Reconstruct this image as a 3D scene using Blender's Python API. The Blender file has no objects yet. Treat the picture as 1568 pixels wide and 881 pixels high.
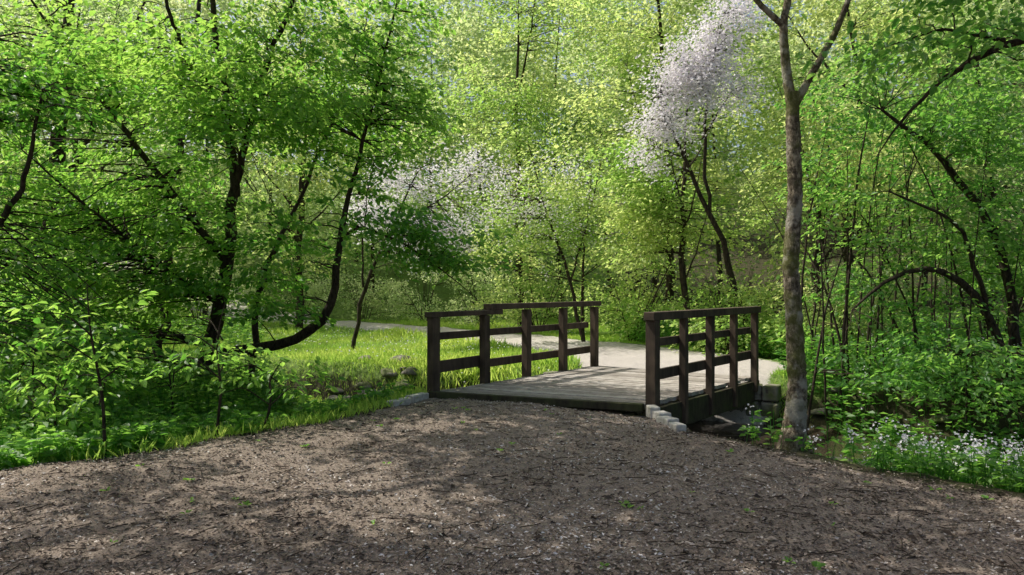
import bpy, math, numpy as np
from mathutils import Vector
rng=np.random.default_rng(11)
scene=bpy.context.scene
U=rng.uniform; G=rng.normal

# ------------------------------------------------------------ materials
def mat_new(name):
    m=bpy.data.materials.new(name); m.use_nodes=True
    nt=m.node_tree; nt.nodes.clear()
    out=nt.nodes.new('ShaderNodeOutputMaterial')
    return m,nt,out
def N(nt,t,**kw):
    n=nt.nodes.new(t)
    for k,v in kw.items():
        if k in n.inputs: n.inputs[k].default_value=v
        else: setattr(n,k,v)
    return n
def ramp(nt,fac,stops):
    r=nt.nodes.new('ShaderNodeValToRGB'); e=r.color_ramp.elements
    while len(e)<len(stops): e.new(.5)
    for i,(p,c) in enumerate(stops):
        e[i].position=p; e[i].color=(*c,1)
    nt.links.new(fac,r.inputs[0]); return r.outputs[0]
def noise(nt,scale,detail=4,vec=None,rough=.55):
    n=N(nt,'ShaderNodeTexNoise'); n.inputs['Scale'].default_value=scale
    n.inputs['Detail'].default_value=detail; n.inputs['Roughness'].default_value=rough
    if vec is None: vec=objco(nt)
    nt.links.new(vec,n.inputs['Vector'])
    return n.outputs['Fac']
def objco(nt,sc=(1,1,1)):
    t=nt.nodes.new('ShaderNodeTexCoord'); m=nt.nodes.new('ShaderNodeMapping')
    m.inputs['Scale'].default_value=sc
    nt.links.new(t.outputs['Object'],m.inputs[0]); return m.outputs[0]
def attr(nt,name):
    a=nt.nodes.new('ShaderNodeAttribute'); a.attribute_name=name; return a.outputs['Fac']
def mixc(nt,f,a,b):
    m=nt.nodes.new('ShaderNodeMix'); m.data_type='RGBA'
    if isinstance(f,float): m.inputs[0].default_value=f
    else: nt.links.new(f,m.inputs[0])
    for i,c in ((6,a),(7,b)):
        if isinstance(c,tuple): m.inputs[i].default_value=(*c,1)
        else: nt.links.new(c,m.inputs[i])
    return m.outputs[2]
def principled(nt,out,col,rough=.8,bump=None,bs=.5,bd=.02,spec=.3):
    p=N(nt,'ShaderNodeBsdfPrincipled'); p.inputs['Roughness'].default_value=rough
    p.inputs['Specular IOR Level'].default_value=spec
    if isinstance(col,tuple): p.inputs['Base Color'].default_value=(*col,1)
    else: nt.links.new(col,p.inputs['Base Color'])
    if bump is not None:
        b=nt.nodes.new('ShaderNodeBump'); b.inputs['Strength'].default_value=bs; b.inputs['Distance'].default_value=bd
        nt.links.new(bump,b.inputs['Height']); nt.links.new(b.outputs[0],p.inputs['Normal'])
    nt.links.new(p.outputs[0],out.inputs[0]); return p
def leaf_mat(name,a,b,ta,tb,tr=.5,rough=.42,spec=.4):
    m,nt,out=mat_new(name); t=attr(nt,'tint')
    c=ramp(nt,t,[(0,a),(1,b)]); c2=ramp(nt,t,[(0,ta),(1,tb)])
    p=N(nt,'ShaderNodeBsdfPrincipled'); p.inputs['Roughness'].default_value=rough
    p.inputs['Specular IOR Level'].default_value=spec
    nt.links.new(c,p.inputs['Base Color'])
    tl=nt.nodes.new('ShaderNodeBsdfTranslucent'); nt.links.new(c2,tl.inputs[0])
    mx=nt.nodes.new('ShaderNodeMixShader'); mx.inputs[0].default_value=tr
    nt.links.new(p.outputs[0],mx.inputs[1]); nt.links.new(tl.outputs[0],mx.inputs[2])
    nt.links.new(mx.outputs[0],out.inputs[0]); return m
M_leafL=leaf_mat('leaf_beech',(.045,.135,.030),(.13,.27,.05),(.18,.50,.05),(.60,.90,.15),.56)
M_leafR=leaf_mat('leaf_hazel',(.045,.13,.032),(.12,.24,.055),(.18,.48,.06),(.52,.80,.15),.56)
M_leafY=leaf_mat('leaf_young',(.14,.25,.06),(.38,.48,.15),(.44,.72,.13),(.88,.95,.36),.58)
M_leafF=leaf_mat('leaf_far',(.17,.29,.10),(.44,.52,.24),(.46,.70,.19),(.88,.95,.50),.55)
M_bloss=leaf_mat('blossom',(.80,.77,.79),(.90,.87,.90),(.82,.79,.81),(.9,.87,.90),.45,.7,.1)
M_grass=leaf_mat('grass_blade',(.14,.28,.045),(.34,.47,.09),(.45,.78,.10),(.82,.94,.22),.5)
M_cover=leaf_mat('leaf_herb',(.055,.16,.03),(.15,.30,.055),(.22,.56,.06),(.52,.82,.14),.5)

def bark_mat(name,c1,c2,sc=9):
    m,nt,out=mat_new(name); v=objco(nt,(1,1,.35)); n1=noise(nt,sc*3,6,v,.7)
    c=ramp(nt,n1,[(.36,c1),(.64,c2)])
    principled(nt,out,c,.9,n1,1,.05,.15); return m
M_bark=bark_mat('bark_dark',(.018,.014,.010),(.085,.066,.045))
m,nt,out=mat_new('bark_alder'); v=objco(nt,(1,1,.5)); n1=noise(nt,34,8,v,.75); n2=noise(nt,2.6,3); n3=noise(nt,11,6,None,.65); n4=noise(nt,4,4)
c=ramp(nt,n1,[(.38,(.05,.038,.025)),(.5,(.22,.18,.125)),(.62,(.50,.43,.32))])
c=mixc(nt,ramp(nt,n3,[(.48,(0,0,0)),(.56,(.8,)*3)]),c,(.06,.047,.032))
c=mixc(nt,ramp(nt,n2,[(.46,(0,0,0)),(.60,(.6,)*3)]),c,(.15,.17,.04))
c=mixc(nt,ramp(nt,n4,[(.55,(0,0,0)),(.62,(.65,)*3)]),c,(.50,.47,.39))
principled(nt,out,c,.9,n1,1,.05,.15); M_barkL=m

def wood_mat(name,c1,c2,stretch,rough=.8,moss=0):
    m,nt,out=mat_new(name); v=objco(nt,stretch); n1=noise(nt,14,6,v,.7); n2=noise(nt,3,4)
    c=ramp(nt,n1,[(.3,c1),(.7,c2)])
    f=ramp(nt,n2,[(.45,(0,0,0)),(.7,(.45,)*3)])
    c=mixc(nt,f,c,tuple(x*1.7 for x in c2) if not moss else (.06,.09,.02))
    principled(nt,out,c,rough,n1,.7,.01,.25); return m
M_post=wood_mat('stained_wood',(.030,.021,.015),(.10,.072,.050),(1,1,.15))
M_side=wood_mat('mossy_beam',(.022,.018,.013),(.07,.06,.035),(1,1,.4),.9,1)
m,nt,out=mat_new('deck_planks'); t=attr(nt,'tint'); v=objco(nt,(1,1,1)); n1=noise(nt,4,7,v,.75); n2=noise(nt,60,4,v)
c=ramp(nt,t,[(0,(.25,.225,.195)),(1,(.47,.435,.39))]); c=mixc(nt,ramp(nt,n1,[(.42,(0,0,0)),(.62,(.75,)*3)]),c,(.18,.155,.13))
c=mixc(nt,ramp(nt,n2,[(.60,(0,0,0)),(.72,(.6,)*3)]),c,(.54,.50,.45))
principled(nt,out,c,.85,n2,.8,.012); M_deck=m
m,nt,out=mat_new('kerb_stone'); n1=noise(nt,18,6)
c=ramp(nt,n1,[(.3,(.32,.30,.26)),(.7,(.60,.57,.52))]); principled(nt,out,c,.9,n1,.6,.01); M_kerb=m
m,nt,out=mat_new('mossy_rock'); n1=noise(nt,14,7); n2=noise(nt,3.5,4)
c=ramp(nt,n1,[(.3,(.08,.07,.06)),(.7,(.34,.31,.26))]); c=mixc(nt,ramp(nt,n2,[(.42,(0,0,0)),(.55,(.8,)*3)]),c,(.09,.12,.02))
principled(nt,out,c,.9,n1,.9,.03); M_rock=m
m,nt,out=mat_new('stream_water'); n1=noise(nt,5,3)
p=principled(nt,out,(.045,.034,.024),.08,n1,.35,.03,.5); M_water=m
# ground
m,nt,out=mat_new('ground_soil'); co=objco(nt)
a=attr(nt,'near_path'); f=attr(nt,'far_path'); gr=attr(nt,'meadow')
nb=noise(nt,1.1,5,co,.6); nm=noise(nt,9,6,co,.7); nf=noise(nt,70,5,co,.75)
mul=ramp(nt,nf,[(.25,(.11,.082,.060)),(.5,(.25,.20,.158)),(.75,(.48,.41,.35))])
mul=mixc(nt,ramp(nt,nb,[(.35,(0,0,0)),(.65,(.5,)*3)]),mul,(.36,.295,.245))
soil=ramp(nt,nm,[(.3,(.035,.030,.018)),(.7,(.075,.075,.035))])
mead=ramp(nt,nm,[(.3,(.09,.15,.035)),(.7,(.19,.27,.07))])
grav=ramp(nt,nf,[(.3,(.36,.33,.30)),(.7,(.60,.56,.52))])
def edge(x):
    mm=nt.nodes.new('ShaderNodeMath'); mm.operation='ADD'; nt.links.new(x,mm.inputs[0])
    m2=nt.nodes.new('ShaderNodeMath'); m2.operation='MULTIPLY_ADD'; nt.links.new(nm,m2.inputs[0]); m2.inputs[1].default_value=.9; m2.inputs[2].default_value=-.45
    nt.links.new(m2.outputs[0],mm.inputs[1]); return ramp(nt,mm.outputs[0],[(.4,(0,0,0)),(.6,(1,1,1))])
c=mixc(nt,edge(gr),soil,mead); c=mixc(nt,edge(a),c,mul); c=mixc(nt,edge(f),c,grav)
hs=nt.nodes.new('ShaderNodeMath'); hs.operation='MULTIPLY_ADD'; nt.links.new(nf,hs.inputs[0]); hs.inputs[1].default_value=.6; nt.links.new(nm,hs.inputs[2])
principled(nt,out,c,.95,hs.outputs[0],1,.03,.15); M_ground=m
m,nt,out=mat_new('wood_chips'); t=attr(nt,'tint')
c=ramp(nt,t,[(0,(.05,.036,.026)),(.3,(.16,.12,.092)),(.75,(.34,.28,.23)),(.96,(.50,.455,.41)),(1,(.66,.62,.59))])
principled(nt,out,c,.85,None,spec=.2); M_chip=m

# ------------------------------------------------------------ mesh helpers
def nrm(v): return v/np.maximum(np.linalg.norm(v,axis=-1,keepdims=True),1e-9)
class MB:
    def __init__(s): s.v=[];s.q=[];s.m=[];s.t=[];s.n=0;s.sm=[]
    def add(s,v,q,m=0,t=None,smooth=False):
        v=np.asarray(v,float).reshape(-1,3); q=np.asarray(q,int).reshape(-1,4)
        s.v.append(v); s.q.append(q+s.n); s.n+=len(v)
        s.m.append(np.full(len(q),m)); s.sm.append(np.full(len(q),smooth))
        s.t.append(np.zeros(len(v)) if t is None else np.broadcast_to(t,(len(v),)).astype(float))
    def build(s,name,mats,parent=None,extra=None):
        v=np.concatenate(s.v);q=np.concatenate(s.q)
        me=bpy.data.meshes.new(name)
        me.vertices.add(len(v)); me.vertices.foreach_set('co',v.astype(np.float32).ravel())
        me.loops.add(q.size); me.loops.foreach_set('vertex_index',q.astype(np.int32).ravel())
        me.polygons.add(len(q)); me.polygons.foreach_set('loop_start',(np.arange(len(q))*4).astype(np.int32))
        me.polygons.foreach_set('loop_total',np.full(len(q),4,np.int32))
        me.polygons.foreach_set('material_index',np.concatenate(s.m).astype(np.int32))
        me.polygons.foreach_set('use_smooth',np.concatenate(s.sm))
        at=me.attributes.new('tint','FLOAT','POINT'); at.data.foreach_set('value',np.concatenate(s.t).astype(np.float32))
        if extra:
            for k,a in extra.items():
                at=me.attributes.new(k,'FLOAT','POINT'); at.data.foreach_set('value',a.astype(np.float32))
        for mm in mats: me.materials.append(mm)
        me.update(); me.validate()
        o=bpy.data.objects.new(name,me); scene.collection.objects.link(o)
        if parent: o.parent=parent
        return o
def tubes(mb,P,R,sides=6,m=0,rj=0.):
    P=np.asarray(P,float);R=np.asarray(R,float); n,k,_=P.shape
    T=nrm(np.gradient(P,axis=1)); mean=nrm(P[:,-1]-P[:,0])
    ref=np.where(np.abs(mean[:,2:3])>.7,np.array([[1,0.1,0]]),np.array([[0,0,1.]]))[:,None,:]
    A=nrm(np.cross(T,np.broadcast_to(ref,T.shape))); B=np.cross(T,A)
    th=np.arange(sides)*2*math.pi/sides
    RR_=R[:,:,None,None]*np.ones((1,1,sides,1))
    if rj: RR_=RR_*(1+rj*G(0,1,RR_.shape))
    V=P[:,:,None,:]+RR_*(A[:,:,None,:]*np.cos(th)[:,None]+B[:,:,None,:]*np.sin(th)[:,None])
    idx=np.arange(n*k*sides).reshape(n,k,sides); j=np.roll(idx,-1,axis=2)
    q=np.stack([idx[:,:-1],j[:,:-1],j[:,1:],idx[:,1:]],-1)
    mb.add(V,q,m,None,True)
def leaves(mb,pos,axis,norm,L,ratio,tint,m=1,hexa=False):
    n=len(pos); axis=nrm(axis); side=nrm(np.cross(norm,axis)); nn=np.cross(axis,side)
    L=np.broadcast_to(L,(n,))[:,None]; W=L*ratio
    if hexa:
        v=np.stack([pos, pos+axis*L*.25+side*W*.45+nn*W*.18, pos+axis*L*.62+side*W*.42+nn*W*.14, pos+axis*L-nn*L*.12,
                    pos+axis*L*.62-side*W*.42+nn*W*.14, pos+axis*L*.25-side*W*.45+nn*W*.18],1)
        b=np.arange(n)[:,None]*6
        q=np.stack([b+np.array([0,1,2,3]),b+np.array([0,3,4,5])],1); k=6
    else:
        v=np.stack([pos, pos+axis*L*.45+side*W*.5+nn*W*.15, pos+axis*L-nn*L*.08, pos+axis*L*.45-side*W*.5+nn*W*.15],1)
        b=np.arange(n)[:,None]*4; q=b+np.array([0,1,2,3]); k=4
    mb.add(v,q,m,np.repeat(tint,k))
def resample(pl,k=26,wob=.03):
    pl=np.array(pl,float); d=np.r_[0,np.cumsum(np.linalg.norm(np.diff(pl[:,:3],axis=0),axis=1))]
    t=np.linspace(0,d[-1],k); o=np.stack([np.interp(t,d,pl[:,i]) for i in range(4)],1)
    for _ in range(2 if k<60 else 14): o[1:-1]=(o[:-2]+2*o[1:-1]+o[2:])/4
    o[1:-1,:3]+=G(0,wob,(k-2,3))*np.array([1,1,.3])*np.minimum(1,o[1:-1,3:]*12)
    return o
def clumpnoise(p,s,ph):
    x,y,z=(p*s).T
    return np.sin(x+ph)*np.sin(1.3*y+2*ph)+np.sin(1.7*z+x*.6+ph)*.8+np.sin(.8*x-1.1*y+1.9*z)*.5
def crown_pts(c,r,n,thr=-.35,shell=.5,ns=1.3):
    out=[];c=np.array(c);r=np.array(r);ph=U(0,6);tot=0
    while tot<n:
        d=nrm(G(0,1,(n*3,3))); rad=U(0,1,(n*3,1))**shell
        p=c+d*r*rad
        p=p[clumpnoise(p,ns,ph)>thr]; out.append(p); tot+=len(p)
        if len(p)==0: ph=U(0,6)
    return np.concatenate(out)[:n]
def sprays(mb,C,D,slen,nl,leaf,ratio,m,hexa,flat=.12,tb=None,tv=.22,njit=.45,wid=.55):
    S=len(C); D=nrm(D); side=nrm(np.cross(D,np.array([0,0,1.])))
    slen=np.broadcast_to(slen,(S,))[:,None,None]
    t=U(-1,1,(S,nl,1)); s=G(0,wid,(S,nl,1))*(1.1-.5*np.abs(t))
    P=C[:,None]+D[:,None]*slen*t+side[:,None]*slen*s
    P[...,2]+=G(0,flat,(S,nl))*slen[...,0] - .18*slen[...,0]*(t[...,0]**2) -.12*slen[...,0]*s[...,0]**2
    ax=D[:,None]*.6+side[:,None]*np.sign(s)*.8+G(0,.35,(S,nl,3)); ax[...,2]-=.25
    no=np.array([0,0,1.])+G(0,njit,(S,nl,3))
    if tb is None: tb=U(.15,.85,S)
    ti=np.clip(tb[:,None]+G(0,tv,(S,nl)),0,1)
    leaves(mb,P.reshape(-1,3),ax.reshape(-1,3),no.reshape(-1,3),leaf*U(.6,1.25,S*nl),ratio,ti.ravel(),m,hexa)
def connect(mb,C,D,slen,pts,r0=.012,m=0,sides=4):
    D=nrm(D)
    dd=((C[:,None,:]-pts[None,:,:3])**2); dist=dd[...,0]+dd[...,1]+dd[...,2]*1.2+np.where(pts[None,:,2]>C[:,None,2]+.2,1.5,0)
    i=dist.argmin(1); A=pts[i,:3]; ra=np.minimum(pts[i,3]*.6,r0*1.8)
    t=np.linspace(0,1,7)[None,:,None]
    E=C+D*np.reshape(slen,(-1,1))*.85; E[:,2]-=.1*np.reshape(slen,-1)
    Mid=(A+C)/2+np.array([0,0,.12])*np.linalg.norm(C-A,axis=1,keepdims=True)+G(0,.05,A.shape)
    P=(1-t)**2*A[:,None]+2*t*(1-t)*Mid[:,None]+t**2*E[:,None]
    P[:,1:-1]+=G(0,.015,P[:,1:-1].shape)
    R=(ra[:,None]*(1-np.linspace(0,1,7)[None]*.8))
    tubes(mb,P,R,sides,m)
def tree(name,limbs,crowns,leaf,nl,slen,mats,hexa=False,ratio=.55,thr=-.35,k=26,wob=.03,sides=9,r0=.012,flat=.12,axisxy=None,
         tfun=None,conn=True,shell=.5,ns=1.3,tv=.22,njit=.45,clip=None,wid=.55,rj=0.):
    mb=MB(); pts=[]
    for l in limbs:
        o=resample(l,k,wob); tubes(mb,o[None,:,:3],o[None,:,3]*U(.95,1.05,(1,k)),sides,0,rj); pts.append(o)
    pts=np.concatenate(pts)
    if axisxy is None: axisxy=pts[:,:2].mean(0)
    for c,r,n in crowns:
        C=crown_pts(c,r,n,thr,shell,ns)
        if clip is not None: C=C[clip(C)]
        if len(C)==0: continue
        D=np.zeros_like(C); D[:,:2]=nrm(C[:,:2]-np.array(axisxy))*.8+G(0,.6,(len(C),2)); D[:,2]=G(-.12,.2,len(C))
        sl=slen*U(.6,1.3,len(C))
        tb=None if tfun is None else tfun(C)
        sprays(mb,C,D,sl,nl,leaf,ratio,1,hexa,flat,tb,tv,njit,wid)
        if conn: connect(mb,C,D,sl,pts,r0)
    return mb.build(name,mats)

# ------------------------------------------------------------ terrain
CX,CY=1.455,10.8; nx,ny=.475,.88
def smooth(a,b,x):
    t=np.clip((x-a)/(b-a),0,1); return t*t*(3-2*t)
def sd(x,y): return (x-CX)*nx+(y-CY)*ny + .25*np.sin((x-1)*.45)*smooth(3,7,np.abs(x-1.4))
def chan(x): return 1.45-1.05*smooth(-.4,-2.0,x)
def near_in(x,y):
    xl=np.interp(y,[-30,0,4,5.8,6.1,7.4,8.9,9.9,30],[-9,-7.5,-5.4,-4.0,-3.5,-2.35,-1.5,-1.1,-1.1])
    xr=np.interp(y,[-30,0,5.03,6.3,7.4,8.6,30],[9,6,3.55,2.45,1.68,1.62,1.62])
    return np.minimum(np.minimum(x-xl,xr-x),-1.55-sd(x,y))
FP=np.array([(2.65,12.2,1.5),(3.1,13.8,1.9),(2.2,16.5,1.6),(.2,19.8,1.45),(-3,24.5,1.4),(-8,30.5,1.4),(-20,38,1.4)])
def far_in(x,y):
    best=np.full(np.shape(x),-99.)
    for a,b in zip(FP[:-1],FP[1:]):
        dx,dy=b[0]-a[0],b[1]-a[1]; t=np.clip(((x-a[0])*dx+(y-a[1])*dy)/(dx*dx+dy*dy),0,1)
        d=np.hypot(x-a[0]-dx*t,y-a[1]-dy*t); best=np.maximum(best,a[2]+(b[2]-a[2])*t-d)
    return np.minimum(best,sd(x,y)-1.5)
def H(x,y):
    x=np.asarray(x,float);y=np.asarray(y,float); d=sd(x,y)
    ni=near_in(x,y); fi=far_in(x,y)
    near=-.40*smooth(0,1.9,-ni)-.05*smooth(.8,-.1,ni)-.42*smooth(.08,.7,-ni)*smooth(1.2,1.8,x)*smooth(6.6,7.6,y)
    far=-.13*smooth(-.2,1.6,-fi)
    bl_=smooth(-.6,.6,d); z=near*(1-bl_)+far*bl_
    z=z+.025*np.sin(x*2.1+y)*np.sin(y*1.7-x*.5)+.012*np.sin(x*6.3)*np.sin(y*5.1+x)
    wd=chan(x); c=smooth(wd,wd+.85,np.abs(d)); inb=np.exp(-((x-CX)**2+(y-CY)**2)/7)
    c=np.clip(c*(1-inb)+smooth(1.45,1.65,np.abs(d))*inb,0,1)
    z=-.95*(1-c)+z*c+.04*np.sin(x*3+y*2)*(1-c)
    hill=.38*np.clip(y-33,0,26)+.16*np.clip(np.abs(x)-12,0,20)*smooth(-5,5,y)
    return z+hill
def axis(a,b,st,far):
    core=np.arange(a,b,st); g=[];s=st;p=b
    while p<far: s*=1.16;p+=s;g.append(p)
    gn=[];s=st;p=a
    while p>-far: s*=1.16;p-=s;gn.append(p)
    return np.r_[gn[::-1],core,g]
xs=axis(-9,8.5,.07,400); ys=axis(2.,20,.07,400)
X,Y=np.meshgrid(xs,ys); Z=H(X,Y)
Z=Z+np.where((np.abs(X)<10)&(Y<22)&(Y>0),G(0,.006,X.shape),0)
V=np.stack([X,Y,Z],-1).reshape(-1,3)
idx=np.arange(X.size).reshape(X.shape)
Q=np.stack([idx[:-1,:-1],idx[:-1,1:],idx[1:,1:],idx[1:,:-1]],-1).reshape(-1,4)
ce=V[Q].mean(1); isp=(near_in(ce[:,0],ce[:,1])>0)|(far_in(ce[:,0],ce[:,1])>0)
for nm_,sel in (('ground',~isp),('woodland_path',isp)):
    q=Q[sel]; u,inv=np.unique(q,return_inverse=True); v=V[u]; mb=MB(); mb.add(v,inv.reshape(-1,4),0,None,True)
    ex={'near_path':np.clip(.5+near_in(v[:,0],v[:,1])*2.2,0,1),'far_path':np.clip(.5+far_in(v[:,0],v[:,1])*2.5,0,1),
        'meadow':np.clip((sd(v[:,0],v[:,1])-chan(v[:,0])-.3)*2,0,1)*np.clip((6.5-v[:,0])/2,0,1)}
    mb.build(nm_,[M_ground],extra=ex)
mb=MB(); s=np.linspace(-40,40,60); pv=[]
for w in (-2.2,2.2): pv.append(np.stack([CX+ny*s+nx*w, CY-nx*s+ny*w, np.full(60,-.70)],1))
v=np.concatenate(pv); i=np.arange(59); mb.add(v,np.stack([i,i+1,i+61,i+60],1),0,None,True); mb.build('stream_water',[M_water])

# ------------------------------------------------------------ bridge
bridge=bpy.data.objects.new('wooden_footbridge',None); scene.collection.objects.link(bridge)
LF=np.array([-1.05,9.9]);LR=np.array([1.46,13.1]);RF=np.array([1.67,8.77]);RR=np.array([3.74,11.4])
def hexbox(mb,c,t=0.):
    q=[[0,3,2,1],[4,5,6,7],[0,1,5,4],[1,2,6,5],[2,3,7,6],[3,0,4,7]]
    mb.add(np.array(c,float),q,0,t)
def beam(mb,p,q,w,h,t=0.):
    p=np.array(p,float);q=np.array(q,float); d=nrm(q-p); s=nrm(np.cross(d,[0,0,1.])); u=np.cross(s,d)
    c=[]
    for zz in (-h/2,h/2):
        for a,b in ((p,-1),(q,-1),(q,1),(p,1)): c.append(a+s*b*w/2+u*zz)
    hexbox(mb,c,t)
def post(mb,xy,d,w,z0,z1):
    s=np.array([d[1],-d[0]]); c=[]
    for z in (z0,z1):
        for a,b in ((-1,-1),(1,-1),(1,1),(-1,1)):
            p=xy+d*a*w/2+s*b*w/2; c.append((p[0]+ (G(0,.003)),p[1],z))
    hexbox(mb,c)
def finish(mb,name,mats,bev=.008):
    o=mb.build(name,mats,bridge); b=o.modifiers.new('bevel','BEVEL'); b.width=bev; b.segments=2; b.limit_method='ANGLE'; return o
dL=nrm(LR-LF); dR=nrm(RR-RF); sL=np.array([-dL[1],dL[0]]); sR=np.array([-dR[1],dR[0]])
def P3(xy,z): return (xy[0],xy[1],z)
mb=MB()
for t,zt in zip((0,.26,.51,.757,1),(1.0,1.0,1.06,1.06,1.06)): post(mb,LF+(LR-LF)*t,dL,.13 if t==0 else .115,-.3,zt)
finish(mb,'left_posts',[M_post])
mb=MB()
def rail(F,Rr,t0,t1,z0,z1,off,w,h):
    d=Rr-F; n=np.array([-d[1],d[0]])/np.linalg.norm(d)
    beam(mb,P3(F+d*t0+n*off,z0),P3(F+d*t1+n*off,z1),w,h)
rail(LF,LR,-.025,.345,1.037,1.04,0,.14,.07)
rail(LF,LR,.275,1.03,1.118,1.118,.002,.15,.085)
rail(LF,LR,.02,.30,.735,.735,.088,.045,.10); rail(LF,LR,.305,.98,.74,.74,.088,.045,.10)
rail(LF,LR,.02,.30,.315,.335,.09,.05,.16); rail(LF,LR,.27,1.03,.275,.295,.142,.05,.12)
finish(mb,'left_rails',[M_post])
mb=MB()
for t,zb in zip((0,.25,.5,.75,1),(-.2,-.33,-.33,-.33,-.2)): post(mb,RF+(RR-RF)*t,dR,.13 if t==0 else .095,zb,1.01)
finish(mb,'right_posts',[M_post])
mb=MB()
rail(RF,RR,-.03,1.03,1.06,1.06,0,.14,.10)
rail(RF,RR,.01,.99,.735,.74,.072,.045,.10); rail(RF,RR,.01,.53,.34,.345,.072,.045,.13); rail(RF,RR,.55,1.01,.36,.36,.072,.045,.13)
finish(mb,'right_rails',[M_post])
mb=MB(); npk=30
dlF,dlR,drF,drR=LF-sL*.02-dL*.03,LR+dL*.12,RF+sR*.08-dR*.03,RR+sR*.08+dR*.12
for i in range(npk):
    a=(i+.04)/npk;b=(i+.96)/npk; z=G(0,.003)
    c=[]; e0=G(0,.012);e1=G(0,.012)
    for zz in (-.05,0.):
        for p,e in ((dlF+(dlR-dlF)*a,e0), (drF+(drR-drF)*a,e1), (drF+(drR-drF)*b,e1), (dlF+(dlR-dlF)*b,e0)): c.append((p[0]+e,p[1]-e*.4,zz+z+.012))
    hexbox(mb,c,U(0,1))
finish(mb,'deck_planks',[M_deck],.004)
mb=MB()
beam(mb,P3(dlF-dL*.06,-.02),P3(drF-dR*.06,-.02),.1,.09)
beam(mb,P3(drF-sR*.03-dR*.03,-.21),P3(drR-sR*.03+dR*.1,-.21),.1,.32)
beam(mb,P3(dlF+sL*.06,-.21),P3(dlR+sL*.06,-.21),.12,.32)
for f in (.3,.6): beam(mb,P3(dlF+(drF-dlF)*f,-.19),P3(dlR+(drR-dlR)*f,-.19),.14,.28)
finish(mb,'bearer_beams',[M_side])
mb=MB()
def wall(p,q,w,z0,z1,n=14):
    p=np.array(p);q=np.array(q)
    for j in range(4):
        e=np.sort(np.r_[0,np.clip((np.arange(1,n)+U(-.3,.3,n-1))/n,0,1),1]); h=(z1-z0)/4
        for i in range(n):
            A=p+(q-p)*(e[i]+.003)+G(0,.015,2);B=p+(q-p)*(e[i+1]-.003)+G(0,.015,2)
            beam(mb,(A[0],A[1],z0+h*(j+.5)),(B[0],B[1],z0+h*(j+.5)+G(0,.005)),w*U(.9,1.1),h*.94)
C0=np.array([CX,CY]);sv=np.array([ny,-nx]);nv=np.array([nx,ny])
wall(C0-nv*1.62-sv*1.9,C0-nv*1.62+sv*1.2,.3,-1.1,-.12); wall(C0+nv*1.75-sv*1.9,C0+nv*1.75+sv*2.1,.3,-1.1,-.10)
finish(mb,'stone_abutments',[M_rock],.025)
kerb=bpy.data.objects.new('kerb_stones',None); scene.collection.objects.link(kerb)
mb=MB()
def kerbs(p,q,n,w,z0,z1):
    p=np.array(p);q=np.array(q)
    for i in range(n):
        A=p+(q-p)*(i/n+.03)+G(0,.02,2);B=p+(q-p)*((i+1)/n-.03)+G(0,.02,2); z=z0+(z1-z0)*i/n
        beam(mb,(A[0],A[1],z),(B[0],B[1],z+.01),w*U(.85,1.1),.14)
kerbs((1.60,8.62),(1.70,7.35),4,.13,-.03,-.06); kerbs((-1.17,9.75),(-1.45,8.95),2,.13,-.05,-.06)
o=finish(mb,'kerb_blocks',[M_kerb],.015); o.parent=kerb

# ------------------------------------------------------------ rocks
def rocks(name,items):
    mb=MB()
    for (x,y,z,r) in items:
        n,k=22,15; th=np.linspace(0,2*math.pi,n,endpoint=False); ph=np.linspace(.02,math.pi-.02,k)
        T,Pp=np.meshgrid(th,ph); d=np.stack([np.sin(Pp)*np.cos(T),np.sin(Pp)*np.sin(T),np.cos(Pp)],-1)
        rr=np.full(T.shape,1.25)
        for _ in range(9):
            nn_=nrm(G(0,1,3)); c_=d@nn_; h_=U(.6,.95); rr=np.where(c_>.05,np.minimum(rr,h_/np.maximum(c_,.05)),rr)
        v=d*rr[...,None]*r*np.array([U(.9,1.4),U(.8,1.2),U(.4,.6)])+np.array([x,y,z])
        ii=np.arange(n*k).reshape(k,n); j=np.roll(ii,-1,1)
        mb.add(v.reshape(-1,3),np.stack([ii[:-1],ii[1:],j[1:],j[:-1]],-1),0,None,True)
    return mb.build(name,[M_rock])
it=[]
for _ in range(110):
    s_=U(-6.0,-1.9); w=G(.35,.65); x=CX+ny*s_+nx*w; y=CY-nx*s_+ny*w; it.append((x,y,max(float(H(x,y)),-.75)+.04,U(.06,.24)))
for _ in range(50):
    s_=U(2.6,7); w=U(-2.4,2.4)
    if abs(w)<1.1: continue
    x=CX+ny*s_+nx*w; y=CY-nx*s_+ny*w; it.append((x,y,float(H(x,y))+.01,U(.05,.15)))
for x,y,r in ((3.1,6.85,.26),(3.5,6.5,.28),(3.95,6.1,.32),(4.3,5.8,.3),(2.95,7.0,.14)):
    it.append((x,y,float(H(x,y))+.02,r))
rocks('stream_rocks',it)

# ------------------------------------------------------------ litter
mb=MB(); n=120000
y=3+ (U(0,1,n)**1.15)*6.6; x=U(-1,1,n)*(y*.72+.3); k=near_in(x,y)>-.12; x=x[k];y=y[k];n=len(x)
z=H(x,y)+U(.001,.014,n); a=U(0,2*math.pi,n)
ax=np.stack([np.cos(a),np.sin(a),G(0,.22,n)],1); no=np.array([0,0,1.])+G(0,.30,(n,3))
big=U(0,1,n)
leaves(mb,np.stack([x,y,z],1),ax,no,np.where(big>.988,U(.045,.08,n),U(.010,.034,n)),U(.25,.75,(n,1)),np.clip(U(0,1,n)**1.25+(clumpnoise(np.stack([x,y,z],1),2.2,1.)*.10)-(big>.985)*.25,0,1),0)
n=900; y=U(3,9,n); x=U(-1,1,n)*y*.7; k=near_in(x,y)>0; x=x[k];y=y[k];n=len(x); a=U(0,6.28,n); L=U(.04,.2,n)
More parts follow.
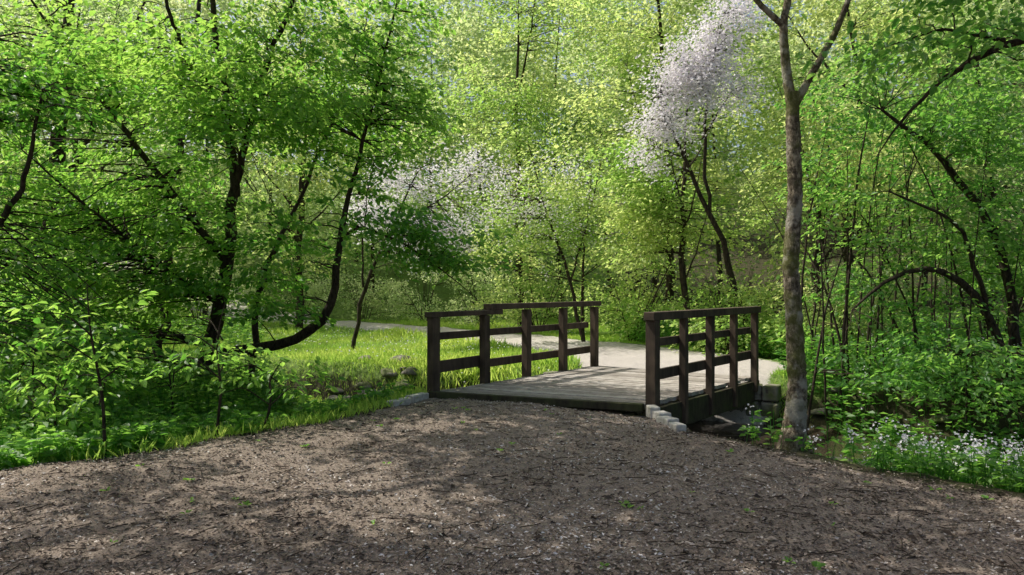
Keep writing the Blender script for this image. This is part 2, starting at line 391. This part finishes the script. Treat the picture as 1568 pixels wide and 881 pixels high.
t=np.linspace(-.5,.5,4); Px=x[:,None]+np.cos(a)[:,None]*L[:,None]*t; Py=y[:,None]+np.sin(a)[:,None]*L[:,None]*t
tubes(mb,np.stack([Px,Py,H(Px,Py)+.012+G(0,.003,Px.shape)],-1),np.full(Px.shape,.003),4,0)
mb.build('wood_chip_litter',[M_chip])
mb=MB(); n=60; y=U(3.5,8.6,n); x=U(-1,1,n)*y*.65; k=near_in(x,y)>-.1; x=x[k];y=y[k]
for xx,yy in zip(x,y):
    kk=rng.integers(3,9); a=U(0,6.28,kk); sz=U(.02,.045)
    leaves(mb,np.stack([xx+np.cos(a)*.01,yy+np.sin(a)*.01,np.full(kk,float(H(xx,yy))+.012)],1),np.stack([np.cos(a),np.sin(a),U(.2,.8,kk)],1),np.tile([0,0,1.],(kk,1))+G(0,.2,(kk,3)),sz,.55,U(.5,1,kk),0,True)
mb.build('path_seedlings',[M_cover])

# ------------------------------------------------------------ grass
mb=MB(); n=200000
y=11+U(0,1,n)**1.4*23; x=U(-.72,.45,n)*y+0
d=sd(x,y); k=(far_in(x,y)<-.02)&(d>chan(x)+.12)&(x<4.5+0*y); k&=(clumpnoise(np.stack([x,y,x*0],1),1.6,.4)+G(0,.5,n)>-1.4)
x=x[k];y=y[k];n=len(x); z=H(x,y)-.01
ax=np.stack([G(0,.45,n),G(0,.45,n),np.ones(n)],1); no=np.stack([G(0,1,n),G(0,1,n),G(0,.2,n)],1)
hh=(.09+.07*np.clip(clumpnoise(np.stack([x,y,z],1),.9,2.)+.6,0,2))*U(.5,1.4,n)
leaves(mb,np.stack([x,y,z],1),ax,no,hh,.13,np.clip(.5+.25*clumpnoise(np.stack([x,y,z],1),1.1,3.)+G(0,.2,n),0,1),0)
n=42000; y=U(6,15,n); x=U(-7,1.0,n); ni=near_in(x,y); k=(ni<.05)&((ni>-.5)|(x>-5))&(sd(x,y)<-chan(x)-.1); x=x[k];y=y[k];n=len(x)
leaves(mb,np.stack([x,y,H(x,y)-.01],1),np.stack([G(0,.5,n),G(0,.5,n),np.ones(n)],1),np.stack([G(0,1,n),G(0,1,n),G(0,.2,n)],1),U(.06,.18,n),.12,np.clip(G(.5,.25,n),0,1),0)
mb.build('meadow_grass',[M_grass])
mb=MB(); n=900; y=U(13,26,n); x=U(-.45,.1,n)*y; k=(far_in(x,y)<-.2)&(sd(x,y)>1.5); x=x[k];y=y[k];n=len(x)
leaves(mb,np.stack([x,y,H(x,y)+U(.12,.22,n)],1),G(0,1,(n,3))*[1,1,.3],np.tile([0,-.3,1.],(n,1)),.045,.9,U(.5,1,n),0)
mb.build('daisy_flowers',[M_bloss])

# ------------------------------------------------------------ ground cover
def cover(name,x,y,h,leaf,per,mat,hexa=True,flowers=0,tb=.4,ratio=.6):
    mb=MB(); n=len(x); z0=H(x,y); hh=h*U(.5,1.3,n)
    P=np.stack([x,y,z0],1)
    lean=G(0,.18,(n,2))
    t=np.linspace(0,1,4)[None,:,None]
    top=P+np.concatenate([lean*hh[:,None],hh[:,None]],1); S=P[:,None]*(1-t)+top[:,None]*t
    tubes(mb,S,np.full((n,4),.0035),3,1)
    f=U(.25,1,(n,per)); a=U(0,6.28,(n,per))
    pos=P[:,None]+(top-P)[:,None]*f[...,None]
    ax=np.stack([np.cos(a),np.sin(a),U(-.35,.35,(n,per))],-1)
    pos=pos+ax*.02
    tt=np.clip(tb+.2*clumpnoise(P,1.5,1.)[:,None]+G(0,.2,(n,per)),0,1)
    leaves(mb,pos.reshape(-1,3),ax.reshape(-1,3),(np.array([0,0,1.])+G(0,.35,(n,per,3))).reshape(-1,3),leaf*U(.6,1.25,n*per),ratio,tt.ravel(),0,hexa)
    if flowers:
        kk=rng.choice(n,min(flowers,n)); fl=len(kk); m_=7; p=top[kk][:,None]+G(0,.028,(fl,m_,3))+np.array([0,0,.03])
        leaves(mb,p.reshape(-1,3),G(0,1,(fl*m_,3)),np.tile([0,-.5,1.],(fl*m_,1))+G(0,.3,(fl*m_,3)),.025,.85,U(.4,1,fl*m_),2,False)
    mb.build(name,[mat,M_cover,M_bloss])
n=12500; y=U(5.6,14,n); x=-U(1.2,.95*y.max(),n); ni=near_in(x,y); k=(ni<-.12)&((sd(x,y)<-1.9)|((x<-4)&(sd(x,y)<-.9)))&(x>-.85*y); k&=clumpnoise(np.stack([x,y,x*0],1),2.,1.)>-1.3
k&=(x<-3.2)|(U(0,1,n)<.22)
x=x[k];y=y[k]; ni=-ni[k]
cover('undergrowth_plant',x,y,.20+.38*smooth(.2,2,ni)*smooth(-2.8,-4.0,x),.095,11,M_cover)
n=6200; y=U(4.6,12,n); x=U(2.0,9,n); k=(near_in(x,y)<-.12)&(sd(x,y)<-1.7)&(x<.85*y)&(np.hypot(x-2.73,y-7.2)>.25)
k&=(clumpnoise(np.stack([x,y,x*0],1),2.,4.)>-1.0)&((x>3.3)|((U(0,1,n)<.35)&(y<7.0)))
cover('garlic_mustard_plant',x[k],y[k],.28,.075,10,M_cover,True,520,.4)
n=8500; y=U(7,24,n); x=U(3.2,14,n); dd_=sd(x,y); k=(far_in(x,y)<-.25)&((dd_>1.9)|((dd_>.9)&(x>4.6)))&(x<.8*y)
cover('bank_plant',x[k],y[k],.55,.12,10,M_cover,False,200,.4)
n=2600; y=U(14,30,n); x=U(-22,-5,n); k=(far_in(x,y)<-.25)&(sd(x,y)>1.9)&(x<-.34*y)&(x>-.85*y)
cover('nettle_plant',x[k],y[k],.5,.14,10,M_cover,False,0,.6)

# ------------------------------------------------------------ LEFT TREES
A=[
 [(-4.7,11,-.5,.15),(-4.51,11,.43,.11),(-4.27,11,1.79,.09),(-4.10,11,2.76,.075),(-4.17,10.9,3.93,.055),(-4.27,10.8,4.7,.045),(-4.4,10.7,5.8,.035),(-4.3,10.5,8,.012)],
 [(-4.10,11,2.76,.06),(-3.88,10.8,3.64,.05),(-3.54,10.6,4.6,.04),(-3.05,10.4,5.5,.03),(-2.6,10.2,7.2,.01)],
 [(-4.27,11,1.79,.055),(-4.7,10.8,2.47,.05),(-5.5,10.6,3.55,.04),(-6.1,10.4,4.5,.03),(-6.8,10.2,5.6,.012)],
 [(-4.51,11,.43,.085),(-3.73,10.9,.5,.08),(-2.9,10.8,.7,.072),(-2.63,10.8,1.1,.065),(-2.57,10.8,1.6,.055),(-2.37,10.8,2.76,.036),(-1.98,10.7,4.2,.024),(-1.6,10.5,5.6,.010)],
 [(-4.0,11.2,-.4,.06),(-3.85,11.2,1.4,.045),(-3.25,11.3,2.76,.03),(-2.76,11.2,3.83,.02),(-2.2,11,5.2,.010)],
 [(-4.17,10.9,3.93,.04),(-4.7,10.4,4.9,.03),(-5.0,10,6.3,.012)],
 [(-2.5,10.7,2.1,.022),(-2.1,10.2,2.25,.018),(-1.45,9.8,2.0,.013),(-.8,9.6,1.55,.008),(-.45,9.5,1.25,.004)],
 [(-4.4,10.9,1.2,.03),(-5.0,10,1.9,.024),(-5.4,9.2,2.5,.015),(-5.7,8.6,3.0,.008)],
]
def outbr(C):
    return ~((C[:,2]<1.4+.03*C[:,1])&(C[:,0]>-2.1))
tf=lambda C: np.clip(.42+.18*clumpnoise(C,1.2,2.)+.04*(C[:,2]-3),0,1)
tree('beech_tree',A,[((-4.6,10.4,3.7),(3.0,1.8,2.6),330),((-2.4,10.7,4.4),(2.1,1.3,1.8),150),((-6.2,10.3,1.7),(1.8,1.4,1.3),90),
   ((-1.35,9.7,1.95),(1.1,.5,.5),38),((-4.4,10.3,1.2),(1.7,.9,.5),44)],.096,48,.42,[M_bark,M_leafL],True,.6,thr=-.3,tfun=tf,clip=outbr,ns=1.6,r0=.007)
B=[
 [(-7.2,8.6,-.5,.12),(-6.9,8.6,1,.09),(-6.3,8.6,2.2,.07),(-5.9,8.5,3.2,.06),(-6.0,8.4,4.6,.04),(-5.8,8,7,.015)],
 [(-6.9,8.6,1.,.06),(-6.1,8.5,1.9,.045),(-5.55,8.4,2.5,.03),(-5.2,8.2,3.6,.012)],
 [(-6.9,8.6,1,.05),(-7.4,8.3,2.6,.04),(-7.6,8,5,.02)]]
tree('hornbeam_tree',B,[((-6.1,8.4,3.0),(1.6,1.2,2.4),140),((-5.4,8.4,.6),(1.3,.9,.6),38)],.092,44,.38,[M_bark,M_leafL],True,.6,thr=-.1,tfun=tf,ns=1.6,r0=.007)
Bb=[[(-6.2,4.6,-.4,.2),(-6.0,4.7,2.5,.16),(-5.6,4.9,5,.11),(-5.2,5,8.5,.03)],[(-5.7,4.9,4.5,.08),(-4,5.4,6.3,.05),(-2.2,5.8,7.2,.02)],
    [(-5.8,4.9,4,.08),(-5,6.5,6,.05),(-4,8,7.2,.02)],[(-5.6,4.9,5,.07),(-4.6,3.4,6.8,.04),(-3.6,2.4,7.3,.02)]]
tree('offscreen_shade_tree',Bb,[((-3.9,6.9,7.4),(4.1,4.2,.8),330)],.14,44,.5,[M_bark,M_leafL],False,.7,thr=-.1,tfun=tf,ns=1.7,r0=.012)  # added tree out of frame, crown spread and thinned to dapple the near path
Cc=[[(-9.5,15,-.4,.2),(-9.3,15,3,.16),(-9.0,15,7,.1),(-8.8,15,10,.04)],[(-7,14.6,-.4,.10),(-6.7,14.5,3,.08),(-6.2,14.5,6,.05),(-6,14.5,8.5,.02)],
    [(-9.3,15,3,.08),(-8,14.5,5,.05),(-7.2,14.5,7,.02)]]
tree('hornbeam_tree',Cc,[((-9,15,4.6),(3.2,1.5,4),190),((-6.3,14.6,4.6),(2.0,1.2,2.6),70)],.13,50,.55,[M_bark,M_leafY],False,.6,thr=-.1,tfun=lambda C:np.clip(.3+.2*clumpnoise(C,.9,1.),0,1),r0=.010)
def sapling(x,y,h,lean,name='sapling_tree',n=9):
    z=float(H(x,y)); L=[[(x,y,z-.05,.016),(x+lean*.3+.04,y,z+h*.35,.013),(x+lean*.5-.05,y,z+h*.7,.009),(x+lean,y,z+h,.003)]]
    for i in range(4):
        f=U(.3,.8); a=U(0,6.28); bx=x+lean*f
        L.append([(bx,y,z+h*f,.008),(bx+.25*math.cos(a),y+.25*math.sin(a),z+h*f+.2,.006),(bx+.5*math.cos(a),y+.5*math.sin(a),z+h*(f+.15),.002)])
    tree(name,L,[((x+lean*.5,y,z+h*.68),(.55,.5,h*.38),n)],.085,20,.22,[M_bark,M_leafL],True,.6,k=12,wob=.012,sides=6,r0=.004,thr=-9,tfun=lambda C:U(.3,.8,len(C)))
sapling(-3.5,6.35,1.5,-.15,n=16); sapling(-2.85,7.1,1.3,.1,n=9); sapling(-2.55,7.5,.75,.25,n=7); sapling(-4.8,7.3,1.6,.2,n=18); sapling(-5.3,8.1,1.4,-.2,n=16)
sapling(-4.0,8.6,1.3,.1,n=12); sapling(-4.3,6.9,1.1,.1,n=12)

# ------------------------------------------------------------ RIGHT TREES
T=[
 [(2.66,7.2,-.75,.22),(2.69,7.2,-.35,.155),(2.74,7.2,-.05,.118),(2.78,7.2,.38,.092),(2.75,7.2,1.02,.080),(2.71,7.2,1.65,.077),(2.76,7.2,2.29,.070),(2.73,7.2,3.05,.066),(2.74,7.2,3.3,.058)],
 [(2.73,7.2,3.1,.055),(2.66,7.2,3.6,.043),(2.62,7.15,3.95,.037),(2.7,7.1,4.4,.032),(2.6,6.9,6.5,.012)],
 [(2.62,7.15,3.93,.03),(2.40,7.1,4.1,.026),(2.2,7.0,4.25,.022),(1.5,6.8,5.4,.008)],
 [(2.74,7.2,3.15,.042),(2.93,7.2,3.5,.034),(3.15,7.2,3.88,.03),(3.28,7.15,4.25,.026),(3.7,7,6,.01)],
 [(2.6,7.2,-.2,.05),(2.5,7.05,-.42,.06),(2.35,6.9,-.6,.04)],[(2.85,7.15,-.2,.06),(3.0,7.0,-.42,.06),(3.15,6.9,-.6,.03)]]
tree('alder_tree',T,[((2.4,7.0,6.3),(2.2,1.9,1.2),60),((2.6,7.1,4.9),(1.4,.6,.4),14)],.095,34,.36,[M_barkL,M_leafR],True,.7,k=130,wob=.003,sides=20,tfun=tf,r0=.006,rj=.022)
O=[
 [(6.4,6.6,-.5,.2),(6.2,6.6,1.5,.15),(5.9,6.6,3,.12),(5.8,6.6,5,.08),(5.5,6.5,8,.02)],
 [(5.9,6.6,2.9,.06),(5.0,6.6,3.65,.045),(4.4,6.6,3.6,.035),(3.9,6.7,3.3,.022),(3.5,6.8,2.85,.010),(3.35,6.8,2.6,.004)],
 [(5.4,6.6,3.4,.035),(4.7,6.4,4.2,.025),(3.9,6.3,4.4,.012)],
 [(4.4,6.6,3.6,.018),(3.9,6.7,3.75,.012),(3.4,6.8,3.6,.004)]]
tree('oak_tree',O,[((4.3,6.6,3.65),(1.4,.8,.42),34),((4.6,6.4,4.2),(1.2,.6,.25),20),((5,6.4,5.6),(2.2,1.8,1.0),60)],.08,34,.34,[M_bark,M_leafR],True,.7,thr=-9,tfun=lambda C:U(.1,.5,len(C)),r0=.006,shell=.45)
S=[]
for i in range(42):
    y=U(8.4,13.5); x=U(.42,.80)*y+U(-.1,.2)
    if sd(x,y)>-1.6 and sd(x,y)<1.6: y+=2.4
    z=float(H(x,y)); h=U(2.5,5.5); l=G(0,.5); l2=G(0,.4); r=U(.010,.028)
    S.append([(x,y,z-.1,r),(x+l*.2,y,z+h*.3,r*.85),(x+l*.6,y+l2*.4,z+h*.65,r*.6),(x+l*1.4,y+l2,z+h,r*.2)])
S+= [[(7.2,10.4,-.4,.07),(6.6,10.3,1.2,.055),(5.9,10.2,1.75,.045),(5.2,10.1,1.6,.03),(4.6,10,1.1,.012)],
     [(7.4,10.6,-.4,.08),(7.0,10.6,2.2,.06),(6.2,10.5,3.2,.045),(5.2,10.4,3.9,.02)],
     [(6.6,10.3,1.2,.035),(6.1,10.1,2.3,.025),(5.1,10,2.7,.012)]]
tree('hazel_thicket',S,[((6.2,10.6,3.6),(2.3,1.9,1.6),220),((7.2,11.0,1.5),(2.0,1.6,1.8),125),((5.3,11.2,1.6),(1.2,1.4,1.4),36),((5.8,9.2,.4),(1.8,.9,.5),42)],
     .08,44,.38,[M_bark,M_leafR],True,.65,thr=-.2,k=14,wob=.03,sides=6,tfun=lambda C:np.clip(.34+.2*clumpnoise(C,1.3,5.),0,1),r0=.005,ns=1.7)

# ------------------------------------------------------------ MIDDLE TREES
def mtree(name,x,y,h,r,mat,n,crown=None,leaf=.135,tr=.11,nl=60,slen=.62,tb=.5,thr=-.2,nlimb=5,flat=.22,ns=.9,low=.25,limbs=None,shell=.5):
    z=float(H(x,y)); L=limbs or [[(x,y,z-.2,tr*1.3),(x+G(0,.15),y,z+h*.3,tr),(x+G(0,.3),y,z+h*.6,tr*.5),(x+G(0,.3),y,z+h*.85,tr*.12)]]
    if not limbs:
      for i in range(nlimb):
        f=U(.2,.6); a=U(0,6.28); rr=r*U(.5,.9)
        L.append([(x,y,z+h*f,tr*.35),(x+rr*.5*math.cos(a),y+rr*.5*math.sin(a),z+h*(f+.1),tr*.22),(x+rr*math.cos(a),y+rr*math.sin(a),z+h*min(.9,f+.25),tr*.06)])
    ph=U(0,6)
    cr=crown or [((x,y-.4,z+h*(.5+low*.5)),(r,r,h*(.52-low*.5)),n)]
    return tree(name,L,cr,leaf,nl,slen,[M_bark,mat],False,.62,thr=thr,k=12,sides=7,r0=.007,flat=flat,njit=.8,ns=ns,wob=.05,shell=shell,
         tfun=lambda C:np.clip(tb+.28*clumpnoise(C,1.0,ph)+G(0,.08,len(C)),0,1))
mtree('maple_tree',4.4,21,14,3.2,M_leafY,330,tb=.5,low=.05)
mtree('maple_tree',8.4,18.5,11.5,2.8,M_leafY,260,tb=.45,low=.0)
mtree('willow_tree',6.4,15.6,6.5,1.4,M_leafY,115,tb=.75,low=.0,leaf=.10)
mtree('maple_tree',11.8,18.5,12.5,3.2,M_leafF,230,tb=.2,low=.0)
mtree('maple_tree',.3,25,14,3.4,M_leafY,290,tb=.45,low=.05)
mtree('maple_tree',-7.5,26,13.5,3.4,M_leafY,250,tb=.55,low=.15)
mtree('maple_tree',-13,22,12,3.4,M_leafF,220,tb=.4,low=.1)
bl=[[(5.3,16.4,-.3,.09),(5.0,16.3,1.5,.075),(4.3,16.1,3.0,.055),(3.6,15.8,4.2,.04),(3.1,15.6,5.4,.02)],
    [(4.3,16.1,3.0,.045),(4.1,15.9,4.6,.035),(4.2,15.7,6.0,.022),(4.5,15.7,7.2,.01)],[(4.1,15.9,4.6,.025),(4.7,15.9,5.6,.012)],[(3.6,15.8,4.2,.02),(2.9,15.5,4.4,.01)],
    [(4.2,15.7,5.4,.02),(3.6,15.6,6.2,.008)]]
mtree('hawthorn_blossom_tree',5.3,16.4,7.0,1.2,M_bloss,0,crown=[((3.15,15.6,4.6),(.75,.5,.8),52),((3.5,15.4,5.6),(.95,.6,.75),85),((4.1,15.5,6.3),(.9,.6,.75),80),
   ((4.6,15.7,7.1),(.6,.5,.5),30),((4.5,15.7,5.5),(.8,.5,.7),22)],leaf=.078,nl=40,slen=.36,flat=.45,limbs=bl,ns=3.2,thr=-.35,shell=.6)
mtree('field_maple_tree',4.0,17.2,7.5,1.7,M_leafY,0,crown=[((3.9,16.9,3.6),(1.9,.8,2.8),130)],leaf=.11,nl=50,slen=.42,tb=.45,tr=.07)
bc=[[(-3.9,18,-.3,.06),(-3.6,17.9,1.4,.045),(-2.9,17.7,2.8,.03),(-2.2,17.5,4.2,.015)],[(-3.6,17.9,1.4,.03),(-3.6,17.7,3,.02),(-3.3,17.6,4.4,.01)],[(-2.9,17.7,2.8,.02),(-1.5,17.5,3.6,.015),(-.6,17.4,4.4,.008)]]
mtree('cherry_blossom_tree',-3.9,18,5.2,1.5,M_bloss,0,crown=[((-2.9,17.7,3.5),(.9,.7,1.0),66),((-1.9,17.6,2.7),(1.1,.7,.8),70),((-1.0,17.4,3.9),(1.2,.8,1.3),34)],leaf=.078,nl=44,slen=.42,flat=.4,limbs=bc,ns=2.6,thr=-.25,shell=.7)
bd=[[(1.9,19,-.3,.06),(1.5,18.9,1.6,.04),(.9,18.7,3.2,.025),(.4,18.5,5,.01)],[(1.5,18.9,1.6,.03),(2.0,18.7,3.4,.02),(2.3,18.6,4.8,.008)]]
mtree('hawthorn_blossom_tree',1.9,19,5.6,2.0,M_bloss,0,crown=[((.9,18.6,3.4),(2.3,.8,1.6),75)],leaf=.07,nl=30,slen=.5,flat=.4,limbs=bd,ns=2.2,thr=-.3,shell=.7)
mtree('hawthorn_tree',1.9,19.4,5.4,2.0,M_leafY,0,crown=[((1.5,18.9,3.0),(2.5,1.2,2.2),160)],leaf=.10,nl=48,slen=.42,flat=.4,tb=.55,tr=.04)
def shrub(name,x,y,r,h,n,mat,tb,leaf=.10):
    z=float(H(x,y)); L=[]
    for i in range(9):
        a=U(0,6.28); q=r*U(.2,.8); L.append([(x+G(0,.1),y+G(0,.1),z-.1,.02),(x+q*.5*math.cos(a),y+q*.5*math.sin(a),z+h*.5,.012),(x+q*math.cos(a),y+q*math.sin(a),z+h*.95,.004)])
    ph=U(0,6)
    tree(name,L,[((x,y,z+h*.5),(r,r*.8,h*.52),n)],leaf,46,.36,[M_bark,mat],False,.62,thr=-.3,k=8,sides=5,r0=.006,flat=.3,njit=.8,
         tfun=lambda C:np.clip(tb+.24*clumpnoise(C,1.6,ph),0,1))
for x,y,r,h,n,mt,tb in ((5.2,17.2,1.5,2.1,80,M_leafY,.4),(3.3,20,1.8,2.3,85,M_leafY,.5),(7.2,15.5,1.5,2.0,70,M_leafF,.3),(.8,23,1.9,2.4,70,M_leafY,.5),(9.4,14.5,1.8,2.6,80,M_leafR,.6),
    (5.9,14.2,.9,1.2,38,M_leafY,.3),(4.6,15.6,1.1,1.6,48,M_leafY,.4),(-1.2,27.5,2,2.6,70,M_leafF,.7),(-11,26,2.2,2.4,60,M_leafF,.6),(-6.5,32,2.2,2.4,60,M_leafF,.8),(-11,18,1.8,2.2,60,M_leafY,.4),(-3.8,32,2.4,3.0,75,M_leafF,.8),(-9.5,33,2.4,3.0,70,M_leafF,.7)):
    shrub('hawthorn_shrub',x,y,r,h,n,mt,tb)

# ------------------------------------------------------------ DISTANT FOREST
mb=MB(); trunks=[];rad=[]
for i in range(64):
    y=U(29,50); x=(-.92+1.84*((i*.618)%1))*y; h=U(15,21); r=U(2.8,4.4)
    if y<35 and -9<x<-1: y+=6
    z=float(H(x,y))
    C=crown_pts((x,y,z+h*.5),(r,r*.6,h*.52),86,-.4,.45,.6)
    D=G(0,1,C.shape)*[1,1,.3]; ph=U(0,6)
    sprays(mb,C,D,np.full(len(C),1.1),54,.25,.65,1,False,.35,np.clip(U(.25,.9)+.28*clumpnoise(C,.7,ph),0,1),.2,.9)
    t=np.linspace(0,1,6); trunks.append(np.stack([x+np.cumsum(G(0,.15,6)),np.full(6,y+.6),z-.3+t*h*.7],1)); rad.append(.12*(1-t*.85))
tubes(mb,np.array(trunks),np.array(rad),6,0)
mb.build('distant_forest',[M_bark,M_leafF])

# ------------------------------------------------------------ light, world, camera
el=math.radians(55); az=Vector((-.92,.36)); az.normalize()
sunv=Vector((az.x*math.cos(el),az.y*math.cos(el),math.sin(el)))
sl=bpy.data.lights.new('sun','SUN'); sl.energy=5; sl.angle=math.radians(.5); sl.color=(1,.95,.86)
so=bpy.data.objects.new('sun',sl); so.rotation_euler=sunv.to_track_quat('Z','Y').to_euler(); scene.collection.objects.link(so); so.location=(0,0,30)
w=bpy.data.worlds.new('World'); scene.world=w; w.use_nodes=True; nt=w.node_tree
sk=nt.nodes.new('ShaderNodeTexSky'); sk.sky_type='NISHITA'; sk.sun_disc=False; sk.sun_elevation=el; sk.sun_rotation=math.atan2(az.x,az.y)%(2*math.pi)
sk.dust_density=5
bg=nt.nodes['Background']; bg.inputs[1].default_value=.15; nt.links.new(sk.outputs[0],bg.inputs[0])
cd=bpy.data.cameras.new('camera'); cd.lens=26; cd.sensor_width=36; cd.clip_end=2000; cd.clip_start=.05
co=bpy.data.objects.new('camera',cd); co.location=(0,0,1.4); co.rotation_euler=(math.radians(90),0,0); scene.collection.objects.link(co); scene.camera=co
scene.view_settings.view_transform='Standard'; scene.view_settings.look='None'; scene.view_settings.exposure=0
